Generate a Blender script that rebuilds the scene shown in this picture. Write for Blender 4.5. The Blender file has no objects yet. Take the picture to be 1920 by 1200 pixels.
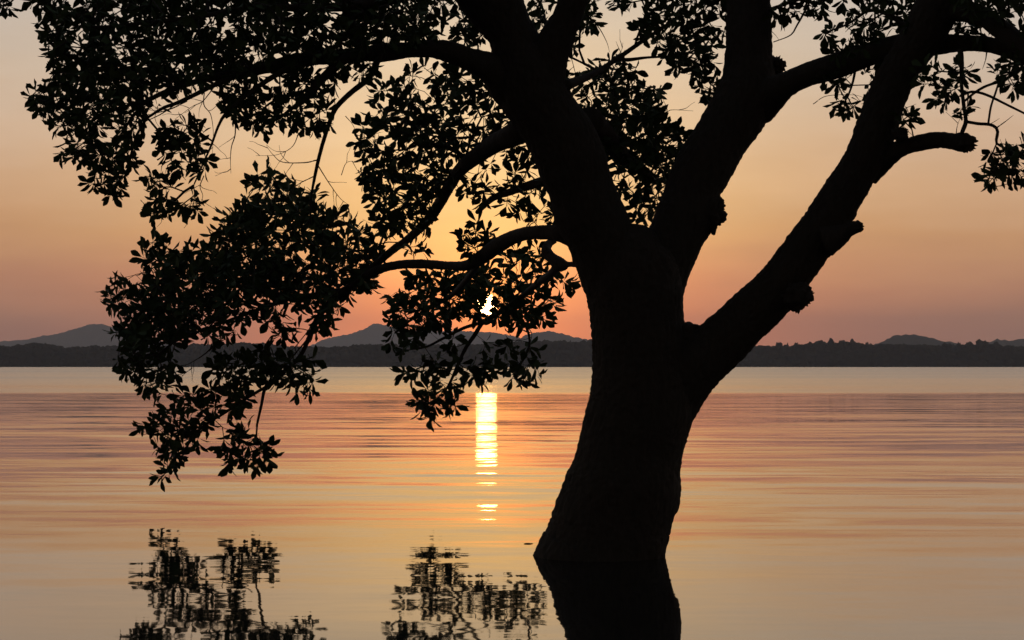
import bpy, math, random
import numpy as np
from mathutils import Vector, noise, Matrix

random.seed(7)
rng = np.random.default_rng(7)
S = bpy.context.scene
COL = S.collection

# ------------------------------------------------------------------ camera
FPX = 3850.0                      # focal length in photo pixels (1920 wide)
HZ = 685.0                        # row of the true horizon
CAM_H = 1.6
PITCH = math.atan((HZ - 600.0) / FPX)
cam = bpy.data.cameras.new('camera')
cam.sensor_width = 36.0
cam.lens = 36.0 * FPX / 1920.0
cam.clip_start = 0.1
cam.clip_end = 40000
cam_o = bpy.data.objects.new('camera', cam)
COL.objects.link(cam_o)
cam_o.location = (0, 0, CAM_H)
cam_o.rotation_euler = (math.radians(90) + PITCH, 0, 0)
S.camera = cam_o
CP, SP = math.cos(PITCH), math.sin(PITCH)


def at(px, py, Y):
    """the point seen at photo pixel (px, py) that lies Y metres ahead"""
    a, b = (px - 960.0) / FPX, (600.0 - py) / FPX
    d = Vector((a, CP - b * SP, SP + b * CP))
    return Vector((0, 0, CAM_H)) + d * (Y / d.y)


def pxof(p):
    q = np.asarray(p) - np.array([0, 0, CAM_H])
    f = q[..., 1] * CP + q[..., 2] * SP
    u = -q[..., 1] * SP + q[..., 2] * CP
    return 960 + FPX * q[..., 0] / f, 600 - FPX * u / f


S.view_settings.view_transform = 'Standard'
S.view_settings.look = 'None'
S.view_settings.exposure = 0.0
S.view_settings.gamma = 1.0
S.view_settings.use_curve_mapping = False
S.render.engine = 'CYCLES'
S.cycles.use_denoising = True
S.cycles.denoiser = 'OPENIMAGEDENOISE'
S.cycles.sample_clamp_indirect = 12.0
S.cycles.max_bounces = 6
S.cycles.diffuse_bounces = 2
S.cycles.glossy_bounces = 3
S.cycles.volume_bounces = 0
S.cycles.transparent_max_bounces = 8

# ------------------------------------------------------------------ sky and sun
SUN_PX = (912, 571)
sd = (at(SUN_PX[0], SUN_PX[1], 100.0) - Vector((0, 0, CAM_H))).normalized()


def lin(r, g, b):
    f = lambda c: (c / 255 / 12.92) if c / 255 <= 0.04045 else ((c / 255 + 0.055) / 1.055) ** 2.4
    return (f(r), f(g), f(b), 1.0)


W = bpy.data.worlds.new('World')
S.world = W
W.use_nodes = True
W.cycles.sampling_method = 'MANUAL'
W.cycles.sample_map_resolution = 4096
nt = W.node_tree
nt.nodes.clear()
N, L = nt.nodes.new, nt.links.new


def mk(tree):
    def node(t, **kw):
        n = tree.nodes.new(t)
        for k, v in kw.items():
            setattr(n, k, v)
        return n

    def val(n, k, v):
        if v is None:
            return
        if isinstance(v, bpy.types.NodeSocket):
            tree.links.new(v, n.inputs[k])
        else:
            n.inputs[k].default_value = v

    def math_(op, a, b=None, c=None, clamp=False):
        n = node('ShaderNodeMath', operation=op, use_clamp=clamp)
        val(n, 0, a); val(n, 1, b); val(n, 2, c)
        return n.outputs[0]

    def vec(op, a, b=None):
        n = node('ShaderNodeVectorMath', operation=op)
        val(n, 0, a); val(n, 1, b)
        return n

    def mix(f, a, b, blend='MIX'):
        n = node('ShaderNodeMix', data_type='RGBA', blend_type=blend)
        val(n, 0, f); val(n, 6, a); val(n, 7, b)
        return n.outputs[2]

    def mapr(v, a, b, c, d, smooth=False):
        n = node('ShaderNodeMapRange', interpolation_type='SMOOTHSTEP' if smooth else 'LINEAR')
        for i, x in enumerate((v, a, b, c, d)):
            val(n, i, x)
        return n.outputs[0]

    def noise_(v, scale, detail=3.0, rough=0.5, dist=0.0):
        n = node('ShaderNodeTexNoise')
        val(n, 'Vector', v); val(n, 'Scale', scale); val(n, 'Detail', detail)
        val(n, 'Roughness', rough); val(n, 'Distortion', dist)
        return n
    return node, val, math_, vec, mix, mapr, noise_


node, val, math_, vec, mix, mapr, noise_ = mk(nt)
tc = node('ShaderNodeTexCoord')
d = vec('NORMALIZE', tc.outputs['Generated']).outputs[0]
sx = node('ShaderNodeSeparateXYZ'); L(d, sx.inputs[0])
elev = math_('MULTIPLY', math_('ARCSINE', sx.outputs[2]), 180 / math.pi)
# faint streaky smoke in the evening air
mp = node('ShaderNodeMapping'); mp.inputs['Scale'].default_value = (7, 7, 42); mp.inputs['Rotation'].default_value = (0, math.radians(-5), 0)
L(d, mp.inputs[0])
sm = noise_(mp.outputs[0], 1.0, 4.0, 0.55)
elev2 = math_('ADD', elev, math_('MULTIPLY', math_('SUBTRACT', sm.outputs[0], 0.5), 2.3))
fac = math_('SQRT', math_('DIVIDE', math_('MAXIMUM', elev2, 0.0), 90.0))
ramp = node('ShaderNodeValToRGB')
STOPS = [(0.0, (166, 119, 104)), (1.0, (178, 125, 103)), (2.2, (200, 140, 106)), (3.6, (214, 159, 112)),
         (5.0, (220, 175, 135)), (6.6, (217, 184, 154)), (8.2, (211, 189, 167)), (10.2, (201, 188, 175)),
         (15, (184, 178, 174)), (25, (150, 154, 164)), (50, (112, 122, 142)), (90, (84, 94, 116))]
els = ramp.color_ramp.elements
for i, (e, c) in enumerate(STOPS):
    el = els[i] if i < 2 else els.new(1.0)
    el.position = math.sqrt(e / 90)
    el.color = lin(*c)
L(fac, ramp.inputs[0])
dot = vec('DOT_PRODUCT', d, tuple(sd)).outputs['Value']
ang = math_('MULTIPLY', math_('ARCCOSINE', math_('MINIMUM', dot, 1.0)), 180 / math.pi)
# the far side of the sky is already in dusk
dusk = mapr(ang, 18.0, 120.0, 1.0, 0.23, True)
base = mix(1.0, ramp.outputs[0], dusk, 'MULTIPLY')
g1 = math_('EXPONENT', math_('MULTIPLY', math_('POWER', math_('DIVIDE', ang, 6.0), 1.4), -1.0))
# low down the glow is reddened by the thick air
gcol = mix(mapr(elev, 0.4, 4.6, 0.0, 1.0, True), (1.85, 0.34, -0.30, 1), (0.95, 0.57, 0.10, 1))
g2 = math_('EXPONENT', math_('MULTIPLY', ang, -1.0 / 0.85))
glow1 = mix(1.0, gcol, g1, 'MULTIPLY')
glow2 = mix(1.0, (1.9, 0.62, 0.02, 1), g2, 'MULTIPLY')
skyc = mix(1.0, mix(1.0, base, glow1, 'ADD'), glow2, 'ADD')
mp2 = node('ShaderNodeMapping'); mp2.inputs['Scale'].default_value = (16, 16, 60); mp2.inputs['Rotation'].default_value = (0, math.radians(6), 0)
L(d, mp2.inputs[0])
sm2 = noise_(mp2.outputs[0], 1.0, 5.0, 0.6)
veil = math_('ADD', math_('ADD', 0.86, math_('MULTIPLY', sm2.outputs[0], 0.13)), math_('MULTIPLY', sm.outputs[0], 0.15))
skyc = mix(1.0, skyc, veil, 'MULTIPLY')
disc = mapr(ang, 0.27, 0.32, 1.0, 0.0, True)
sunc = mix(1.0, (34.0, 19.0, 7.0, 1), disc, 'MULTIPLY')
skyc = mix(1.0, skyc, sunc, 'ADD')
bg = node('ShaderNodeBackground'); L(skyc, bg.inputs[0]); bg.inputs[1].default_value = 1.0
out = node('ShaderNodeOutputWorld'); L(bg.outputs[0], out.inputs[0])

sun = bpy.data.lights.new('sun', 'SUN')
sun.energy = 0.003
sun.angle = math.radians(0.55)
sun.color = (1.0, 0.42, 0.07)
sun_o = bpy.data.objects.new('sun', sun); COL.objects.link(sun_o)
sun_o.location = (0, 50, 60)
sun_o.rotation_euler = (-sd).to_track_quat('-Z', 'Y').to_euler()


# ------------------------------------------------------------------ helpers
def mesh_np(name, verts, faces, mat=None, smooth=False):
    """verts (n,3); faces (m,3) or (m,4) array, or a list of such arrays"""
    me = bpy.data.meshes.new(name)
    verts = np.asarray(verts, dtype=np.float32).reshape(-1, 3)
    fl = faces if isinstance(faces, list) else [faces]
    fl = [np.asarray(f, dtype=np.int32) for f in fl if len(f)]
    loops = np.concatenate([f.ravel() for f in fl])
    tot = np.concatenate([np.full(len(f), f.shape[1], dtype=np.int32) for f in fl])
    start = np.concatenate([[0], np.cumsum(tot)[:-1]]).astype(np.int32)
    me.vertices.add(len(verts)); me.vertices.foreach_set('co', verts.ravel())
    me.loops.add(len(loops)); me.loops.foreach_set('vertex_index', loops)
    me.polygons.add(len(tot)); me.polygons.foreach_set('loop_start', start)
    me.polygons.foreach_set('loop_total', tot)
    if smooth:
        me.polygons.foreach_set('use_smooth', np.ones(len(tot), dtype=bool))
    me.update(calc_edges=True)
    me.validate()
    if mat:
        me.materials.append(mat)
    return me


def obj(name, me, parent=None, **props):
    o = bpy.data.objects.new(name, me)
    COL.objects.link(o)
    if parent is not None:
        o.parent = parent
    for k, v in props.items():
        o[k] = v
    return o


def empty(name, loc, **props):
    o = bpy.data.objects.new(name, None)
    o.location = loc
    o.empty_display_size = 0.3
    COL.objects.link(o)
    for k, v in props.items():
        o[k] = v
    return o


def material(name):
    m = bpy.data.materials.new(name)
    m.use_nodes = True
    t = m.node_tree
    t.nodes.clear()
    b = t.nodes.new('ShaderNodeBsdfPrincipled')
    o = t.nodes.new('ShaderNodeOutputMaterial')
    t.links.new(b.outputs[0], o.inputs[0])
    return m, t, b, o


# ------------------------------------------------------------------ materials
def make_bark():
    m, t, b, o = material('bark')
    node, val, math_, vec, mix, mapr, noise_ = mk(t)
    tc = node('ShaderNodeTexCoord')
    mp = node('ShaderNodeMapping'); mp.inputs['Scale'].default_value = (1, 1, 0.22)
    t.links.new(tc.outputs['Object'], mp.inputs[0])
    n1 = noise_(mp.outputs[0], 26.0, 5.0, 0.6, 0.6)
    n2 = noise_(tc.outputs['Object'], 3.0, 4.0, 0.6)
    c = mix(n1.outputs[0], (0.015, 0.011, 0.008, 1), (0.060, 0.044, 0.032, 1))
    c = mix(math_('MULTIPLY', n2.outputs[0], 0.5), c, (0.03, 0.033, 0.022, 1))
    t.links.new(c, b.inputs['Base Color'])
    b.inputs['Roughness'].default_value = 0.9
    b.inputs['Specular IOR Level'].default_value = 0.2
    bp = node('ShaderNodeBump'); bp.inputs['Strength'].default_value = 0.9; bp.inputs['Distance'].default_value = 0.02
    t.links.new(n1.outputs[0], bp.inputs['Height'])
    t.links.new(bp.outputs[0], b.inputs['Normal'])
    return m


def make_leafmat():
    m, t, b, o = material('leaf_green')
    node, val, math_, vec, mix, mapr, noise_ = mk(t)
    tc = node('ShaderNodeTexCoord')
    gm = node('ShaderNodeNewGeometry')
    n = noise_(gm.outputs['Position'], 2.2, 3.0, 0.6)
    c = mix(n.outputs[0], (0.020, 0.034, 0.010, 1), (0.05, 0.072, 0.022, 1))
    t.links.new(c, b.inputs['Base Color'])
    b.inputs['Roughness'].default_value = 0.75
    b.inputs['Specular IOR Level'].default_value = 0.12
    return m


def make_forest(name, a, bcol):
    m, t, b, o = material(name)
    node, val, math_, vec, mix, mapr, noise_ = mk(t)
    gm = node('ShaderNodeNewGeometry')
    n = noise_(gm.outputs['Position'], 0.12, 4.0, 0.65)
    c = mix(n.outputs[0], a, bcol)
    nb = noise_(gm.outputs['Position'], 0.9, 3.0, 0.7)
    bp = node('ShaderNodeBump'); bp.inputs['Strength'].default_value = 1.0; bp.inputs['Distance'].default_value = 1.5
    t.links.new(nb.outputs[0], bp.inputs['Height']); t.links.new(bp.outputs[0], b.inputs['Normal'])
    t.links.new(c, b.inputs['Base Color'])
    b.inputs['Roughness'].default_value = 1.0
    b.inputs['Specular IOR Level'].default_value = 0.0
    return m


def make_water():
    m, t, b, o = material('lake_water')
    node, val, math_, vec, mix, mapr, noise_ = mk(t)
    tc = node('ShaderNodeTexCoord')
    P = tc.outputs['Object']
    sp = node('ShaderNodeSeparateXYZ'); t.links.new(P, sp.inputs[0])
    y = sp.outputs[1]

    def lay(sx_, sy_, detail, off, dist=0.0, rot=0.0):
        mp = node('ShaderNodeMapping')
        mp.inputs['Scale'].default_value = (sx_, sy_, 1)
        mp.inputs['Location'].default_value = (off, off * 1.7, off * 0.3)
        mp.inputs['Rotation'].default_value = (0, 0, math.radians(rot))
        t.links.new(P, mp.inputs[0])
        n = noise_(mp.outputs[0], 1.0, detail, 0.55, dist)
        return math_('SUBTRACT', n.outputs[0], 0.5)

    # slopes of the ripples: crests lie across the view, shorter ones near, longer ones further out
    rip = lay(1.5, 4.6, 1.5, 3.1, 0.5, 33)
    rip2 = lay(3.4, 9.5, 1.5, 17.9, 0.5, -52)
    mid = lay(0.26, 1.2, 2.0, 11.7, 0.6, 38)
    roll = lay(0.085, 0.46, 2.5, 71.3, 0.7, -41)
    swell = lay(0.035, 0.17, 2.5, 27.3, 0.7, 57)
    patch = lay(0.05, 0.1, 2.0, 41.0)
    # breeze grows with distance from the sheltered near shore
    ly = math_('LOGARITHM', math_('MAXIMUM', y, 8.0), 10.0)
    pm = math_('ADD', 1.0, math_('MULTIPLY', patch, 2.4))
    fade = mapr(ly, 1.55, 1.95, 1.0, 0.48, True)
    terms = [(rip, mapr(ly, 1.0, 1.5, 0.0085, 0.030)), (rip2, mapr(ly, 1.0, 1.5, 0.0045, 0.020)),
             (mid, math_('MULTIPLY', mapr(ly, 1.12, 1.45, 0.014, 0.110), fade)), (roll, math_('MULTIPLY', mapr(ly, 1.12, 1.5, 0.022, 0.085), fade)), (swell, mapr(ly, 1.15, 1.9, 0.026, 0.024))]
    sy_ = None
    for k, (w_, a_) in enumerate(terms):
        q = math_('MULTIPLY', w_, math_('MULTIPLY', a_, pm) if k < 3 else a_)
        sy_ = q if sy_ is None else math_('ADD', sy_, q)
    fx = lay(2.4, 6.0, 1.5, 53.9, 0.4, 28)
    sx_ = math_('MULTIPLY', fx, mapr(ly, 1.0, 2.0, 0.010, 0.050))
    # away-tilting slopes capped tighter with distance, shaped to lessen the far shore's dark reflection
    sy_ = math_('SMOOTH_MIN', sy_, math_('DIVIDE', 0.45, math_('MAXIMUM', y, 8.0)), 0.008)
    # beyond about 120 m a breeze raises chop; normals are tilted towards this shore to brighten its reflection
    belt = mapr(math_('ADD', y, math_('MULTIPLY', patch, 30.0)), 112.0, 128.0, 0.0, 1.0, True)
    far_n = lay(0.004, 0.018, 3.0, 61.0)
    lean = math_('ADD', mapr(ly, 2.08, 2.75, 0.028, 0.050), math_('MULTIPLY', far_n, 0.03))
    sy_ = math_('SUBTRACT', sy_, math_('MULTIPLY', belt, lean))
    cb = node('ShaderNodeCombineXYZ')
    t.links.new(sx_, cb.inputs[0]); t.links.new(sy_, cb.inputs[1]); cb.inputs[2].default_value = 1.0
    nrm = vec('NORMALIZE', cb.outputs[0]).outputs[0]
    t.links.new(nrm, b.inputs['Normal'])
    # ripples too small to draw
    r_far = math_('ADD', mapr(ly, 2.08, 2.75, 0.15, 0.19), math_('MULTIPLY', far_n, 0.08))
    r_near = mapr(ly, 1.2, 2.05, 0.024, 0.07)
    rough = math_('ADD', math_('MULTIPLY', belt, r_far), math_('MULTIPLY', math_('SUBTRACT', 1.0, belt), r_near))
    t.links.new(rough, b.inputs['Roughness'])
    b.inputs['Base Color'].default_value = (0.012, 0.012, 0.010, 1)
    b.inputs['IOR'].default_value = 1.55
    return m


BARK, LEAF, WATER = make_bark(), make_leafmat(), make_water()
FOREST = make_forest('forest_canopy', (0.012, 0.018, 0.009, 1), (0.040, 0.050, 0.022, 1))
HILLM = make_forest('hill_forest', (0.020, 0.028, 0.016, 1), (0.055, 0.062, 0.034, 1))

# ------------------------------------------------------------------ the setting
SHORE = 2050.0


def grid_mesh(name, xs, ys, fz, mat, smooth=False):
    nx, ny = len(xs), len(ys)
    V = np.array([(x, y, fz(x, y)) for y in ys for x in xs], dtype=np.float32)
    i = np.arange((nx - 1) * (ny - 1)); r, c = i // (nx - 1), i % (nx - 1)
    a = r * nx + c
    return mesh_np(name, V, np.stack([a, a + 1, a + nx + 1, a + nx], 1), mat, smooth)


obj('water', grid_mesh('water', np.linspace(-2600, 2600, 27), np.linspace(-90, SHORE + 6, 25), lambda x, y: 0.0, WATER), kind='structure')
obj('far_shore', grid_mesh('far_shore', np.linspace(-3500, 3500, 61), np.linspace(SHORE, 10100, 30),
                           lambda x, y: -0.3 + min(1.2, (y - SHORE) * 0.02), FOREST), kind='structure')


def ridge_hill(prof, Y, depth, rough, step):
    """a wooded hill: a ridge whose skyline follows (photo x, photo y) stops, falling away to front and back"""
    xs_px = np.arange(prof[0][0], prof[-1][0] + step, step)
    pv = np.interp(xs_px, [p[0] for p in prof], [p[1] for p in prof])
    k = max(3, int(14 / step)) | 1
    pv = np.convolve(np.pad(pv, k // 2, mode='edge'), np.ones(k) / k, mode='valid')
    X = np.array([at(x, 600, Y).x for x in xs_px])
    H = np.array([max(0.0, at(960, p, Y).z) for p in pv])
    vs = np.linspace(-1, 1, 25)
    V = []
    for v in vs:
        f = math.exp(-(v * 1.9) ** 2) - math.exp(-1.9 ** 2)
        f /= 1 - math.exp(-1.9 ** 2)
        for x, h in zip(X, H):
            yy = Y + v * depth + 0.25 * depth * noise.noise((x * 0.002, 3.3, Y * 0.01))
            n = noise.noise((x * 0.004, yy * 0.004, 1.7)) * 0.16 * h * (1 - abs(f * 2 - 1)) if v != 0 else 0
            n += rough * (noise.noise((x / (rough * 3.0), yy / (rough * 3.0), 5.1)) + 0.6 * noise.noise((x / rough, yy / rough, 9.1)))
            V.append((x, yy, h * f + (n if h > 1 else 0)))
    nx = len(X)
    i = np.arange((nx - 1) * (len(vs) - 1)); r, c = i // (nx - 1), i % (nx - 1)
    a = r * nx + c
    return mesh_np('hill', V, np.stack([a, a + 1, a + nx + 1, a + nx], 1), HILLM)


HILLS = [
    ([(-260, 690), (-180, 660), (-90, 643), (0, 640.5), (40, 638), (58, 635), (80, 629), (105, 628), (130, 621.5), (160, 614), (178, 608.5), (190, 607.5),
      (205, 610), (225, 618), (260, 631), (310, 641), (380, 652), (450, 664), (520, 690)], 8300, 800, 6.0, 2.0),
    ([(540, 690), (575, 650), (610, 635), (640, 629), (665, 624), (683, 617), (700, 608.5), (712, 606), (728, 611), (760, 619),
      (810, 621), (870, 620), (920, 622), (960, 629), (1010, 645), (1060, 668), (1090, 690)], 8600, 800, 6.0, 2.0),
    ([(930, 690), (965, 640), (985, 628), (1007, 622.5), (1037, 621.5), (1052, 626), (1070, 630), (1100, 637), (1150, 642), (1220, 650),
      (1300, 668), (1340, 690)], 7000, 600, 5.5, 2.0),
    ([(1590, 690), (1625, 655), (1650, 642), (1662, 635), (1675, 630), (1695, 628), (1712, 629), (1730, 633), (1752, 638.5), (1790, 645),
      (1850, 656), (1900, 690)], 4300, 400, 4.0, 1.5),
    ([(1780, 690), (1830, 652), (1862, 643), (1875, 637), (1890, 636), (1903, 641), (1912, 638), (1935, 634), (1980, 630), (2060, 634), (2160, 650), (2260, 690)], 4900, 400, 5.0, 1.5),
]
for prof, Y, dep, rg, st in HILLS:
    obj('hill', ridge_hill(prof, Y, dep, rg, st), kind='structure')

# far wood: crowns as lumpy leaf masses
phi = (1 + 5 ** 0.5) / 2
ico = np.array([(-1, phi, 0), (1, phi, 0), (-1, -phi, 0), (1, -phi, 0), (0, -1, phi), (0, 1, phi), (0, -1, -phi), (0, 1, -phi),
                (phi, 0, -1), (phi, 0, 1), (-phi, 0, -1), (-phi, 0, 1)]) / math.sqrt(1 + phi * phi)
icof = np.array([(0, 11, 5), (0, 5, 1), (0, 1, 7), (0, 7, 10), (0, 10, 11), (1, 5, 9), (5, 11, 4), (11, 10, 2), (10, 7, 6), (7, 1, 8),
                 (3, 9, 4), (3, 4, 2), (3, 2, 6), (3, 6, 8), (3, 8, 9), (4, 9, 5), (2, 4, 11), (6, 2, 10), (8, 6, 7), (9, 8, 1)])


def subdiv(V, F):
    V = [tuple(v) for v in V]; cache = {}; G = []

    def m(a, b):
        k = (min(a, b), max(a, b))
        if k not in cache:
            p = (np.array(V[a]) + np.array(V[b])); p /= np.linalg.norm(p)
            V.append(tuple(p)); cache[k] = len(V) - 1
        return cache[k]
    for a, b, c in F:
        ab, bc, ca = m(a, b), m(b, c), m(c, a)
        G += [(a, ab, ca), (b, bc, ab), (c, ca, bc), (ab, bc, ca)]
    return np.array(V), np.array(G)


ico1, ico1f = subdiv(ico, icof)
ico2, ico2f = subdiv(ico1, ico1f)
ico3, ico3f = subdiv(ico2, ico2f)


def lump(r, rz, jit, base=None):
    V, F = (ico2, ico2f) if base is None else base
    k = 1 + rng.normal(0, jit, (len(V), 1))
    return V * k * np.array([r, r, rz]), F


def crown_set(cx, cy, z0, r, rz, nl, jit=0.16):
    vs, fs, o = [], [], 0
    for i in range(nl):
        a, q = rng.uniform(0, 2 * math.pi), rng.uniform(0.15, 0.75)
        rr = r * rng.uniform(0.42, 0.72) if nl > 1 else r
        zz = rng.uniform(-0.35, 0.55)
        v, f = lump(rr, rr * rz / r * rng.uniform(0.8, 1.1), jit, (ico1, ico1f))
        vs.append(v + np.array([cx + math.cos(a) * q * (r - rr * 0.4), cy + math.sin(a) * q * (r - rr * 0.4), z0 + zz * rz]))
        fs.append(f + o); o += len(v)
    return np.concatenate(vs), np.concatenate(fs)


TOPL = [(-400, 648), (0, 650), (18, 651), (30, 646), (52, 646), (58, 643), (85, 645), (100, 648), (118, 650), (130, 652), (150, 650), (175, 648),
        (200, 650), (300, 650), (420, 645), (455, 643), (490, 645), (560, 650), (640, 651), (662, 647), (700, 647), (800, 647), (900, 645),
        (985, 641), (1000, 640), (1060, 640), (1075, 642), (1110, 637), (1200, 642), (1420, 649), (1490, 649), (1515, 645), (1560, 642), (1606, 643), (1625, 648), (1640, 648), (1660, 646), (1760, 648), (1795, 646), (1860, 646), (1885, 649),
        (1920, 649), (2300, 648)]
tx, ty = [p[0] for p in TOPL], [p[1] for p in TOPL]
vs, fs, o_ = [], [], 0
for i in range(3000):
    px = rng.uniform(-380, 2280)
    Y = SHORE + 8 + rng.uniform(0, 1) ** 1.5 * 210
    top = np.interp(px, tx, ty) + abs(rng.normal(0, 1.5)) - 1.2 - 2.2 * max(0.0, noise.noise((px / 9.0, 2.2, 0.7)))
    zt = at(px, top, Y).z
    if i % 3 == 0:
        Y = SHORE + rng.uniform(4, 40); zt = rng.uniform(5, 15)
    p = at(px, HZ, Y)
    r = rng.uniform(2.6, 5.2)
    rz = r * rng.uniform(0.8, 1.25)
    v, f = crown_set(p.x, Y, zt - rz, r, rz, 4, 0.13)
    vs.append(v); fs.append(f + o_); o_ += len(v)
    for q in range(3):                                              # lower foliage down to the bank
        lr = rng.uniform(2.8, 5.5)
        v, f = lump(lr, lr * rng.uniform(0.6, 0.9), 0.14, (ico1, ico1f))
        vs.append(v + np.array([p.x + rng.uniform(-6, 6), SHORE + rng.uniform(3, 30), rng.uniform(0.5, 0.55 * zt)])); fs.append(f + o_); o_ += len(v)
for i in range(700):                                                     # deeper ranks of the wood
    px = rng.uniform(-380, 2280)
    Y = SHORE + rng.uniform(230, 420)
    zt = at(px, np.interp(px, tx, ty) + 3, Y).z
    v, f = lump(rng.uniform(6, 10), zt * 0.62, 0.08, (ico1, ico1f))
    vs.append(v + np.array([at(px, HZ, Y).x, Y, zt * 0.38])); fs.append(f + o_); o_ += len(v)
obj('far_wood', mesh_np('far_wood', np.concatenate(vs), np.concatenate(fs), FOREST, True), kind='stuff',
    label='dense dark wood along the whole far shore of the lake', category='wood')


# trees that stand clear of the far wood's skyline
def tube_mesh(cs, rs, seg=6):
    V, F = [], []
    cs = [Vector(c) for c in cs]
    n = len(cs)
    t0 = (cs[1] - cs[0]).normalized()
    u = t0.orthogonal().normalized()
    for i, c in enumerate(cs):
        t = (cs[min(i + 1, n - 1)] - cs[max(i - 1, 0)])
        t = t.normalized() if t.length > 1e-9 else t0
        u = (u - t * u.dot(t)).normalized()
        w = t.cross(u)
        for k in range(seg):
            a = 2 * math.pi * k / seg
            V.append(c + (u * math.cos(a) + w * math.sin(a)) * rs[i])
    for i in range(n - 1):
        for k in range(seg):
            a, b = i * seg + k, i * seg + (k + 1) % seg
            F.append((a, b, b + seg, a + seg))
    return [tuple(v) for v in V], F


SKYLINE = [
    (1459, 641.5, 15, 'small round-topped tree standing alone on the far skyline nearest the leaning limb'),
    (1477, 644.5, 5, 'thin wispy tree on the far skyline just beside the lone round-topped tree'),
    (1495, 642.5, 14, 'low two-lobed tree on the far skyline between the thin wispy tree and the tall grove'),
    (1519, 641.5, 12, 'small tree at the left foot of the tall grove on the far skyline'),
    (1537, 637.5, 15, 'leftmost tall tree of the grove on the far skyline right of the leaning limb'),
    (1559, 634.8, 14, 'tallest domed tree in the middle of the grove on the far skyline'),
    (1578, 639.0, 15, 'broad lower tree just right of the tallest domed tree on the far skyline'),
    (1601, 636.0, 12, 'pointed tree at the right end of the grove on the far skyline'),
    (1626, 641.0, 7, 'slim short tree on the far skyline in the dip left of the low round hill'),
    (1771, 640.5, 9, 'tree on the far skyline at the right foot of the low round hill'),
    (1798, 641.5, 9, 'spindly tree on the far skyline left of the big dark round tree'),
    (1818, 640.5, 14, 'loose ragged tree on the far skyline touching the big dark round tree'),
    (1841, 639.0, 20, 'big dark round tree on the far skyline at the right of the photo'),
    (1868, 642.0, 12, 'smaller dark tree on the far skyline right of the big dark round tree'),
]
for px, top, w, lab in SKYLINE:
    Y = SHORE + rng.uniform(25, 70)
    p = at(px, top, Y)
    r = w * Y / FPX * 0.5
    t = empty('shore_tree', (p.x, Y, 0.3), label=lab, category='tree', group='trees standing above the far wood')
    hgt = p.z - 0.3
    rz = min(hgt * 0.48, max(r * 1.3, 7.5))
    v, f = crown_set(0, 0, hgt - rz * 0.95, r * 1.1, rz * 0.9, 11, 0.2)
    obj('crown', mesh_np('crown', v, f, FOREST, True), t)
    V, F = tube_mesh([(0, 0, -0.5), (0.1, 0, hgt * 0.35), (0, 0.1, hgt * 0.75)], [0.45, 0.32, 0.15])
    obj('trunk', mesh_np('trunk', V, np.array(F), BARK), t)

# evening haze over the lake
hz = bpy.data.materials.new('haze')
hz.use_nodes = True
hz.node_tree.nodes.clear()
pv_ = hz.node_tree.nodes.new('ShaderNodeVolumePrincipled')
pv_.inputs['Color'].default_value = (0.86, 0.88, 0.94, 1)
pv_.inputs['Density'].default_value = 0.00010
pv_.inputs['Anisotropy'].default_value = 0.5
ho = hz.node_tree.nodes.new('ShaderNodeOutputMaterial')
hz.node_tree.links.new(pv_.outputs[0], ho.inputs['Volume'])
x0, x1, y0, y1, z0, z1 = -3600, 3600, -110, 10200, -2.5, 235
V = [(x, y, z) for z in (z0, z1) for y in (y0, y1) for x in (x0, x1)]
F = np.array([(0, 2, 3, 1), (4, 5, 7, 6), (0, 1, 5, 4), (2, 6, 7, 3), (0, 4, 6, 2), (1, 3, 7, 5)])
obj('haze', mesh_np('haze', V, F, hz), kind='stuff', label='thin evening haze over the lake and hills', category='haze')

# ------------------------------------------------------------------ the lakeside tree
Y0 = 17.0
root_p = at(1125, 1047, Y0)
TREE = empty('lakeside_tree', (root_p.x, Y0, 0.0), category='tree', kind='thing',
             label='huge black silhouetted tree with a leaning forked trunk rising straight from the lake water')
RT = Vector((root_p.x, Y0, 0.0))


def catmull(P, n):
    """P: array (k,d) -> n samples per span"""
    P = np.asarray(P, dtype=float)
    Q = np.vstack([2 * P[0] - P[1], P, 2 * P[-1] - P[-2]])
    out = []
    for i in range(1, len(Q) - 2):
        a, b, c, e = Q[i - 1], Q[i], Q[i + 1], Q[i + 2]
        for t in np.linspace(0, 1, n, endpoint=False):
            out.append(0.5 * ((2 * b) + (c - a) * t + (2 * a - 5 * b + 4 * c - e) * t * t + (3 * b - a - 3 * c + e) * t ** 3))
    out.append(Q[-2])
    return np.array(out)


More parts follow.
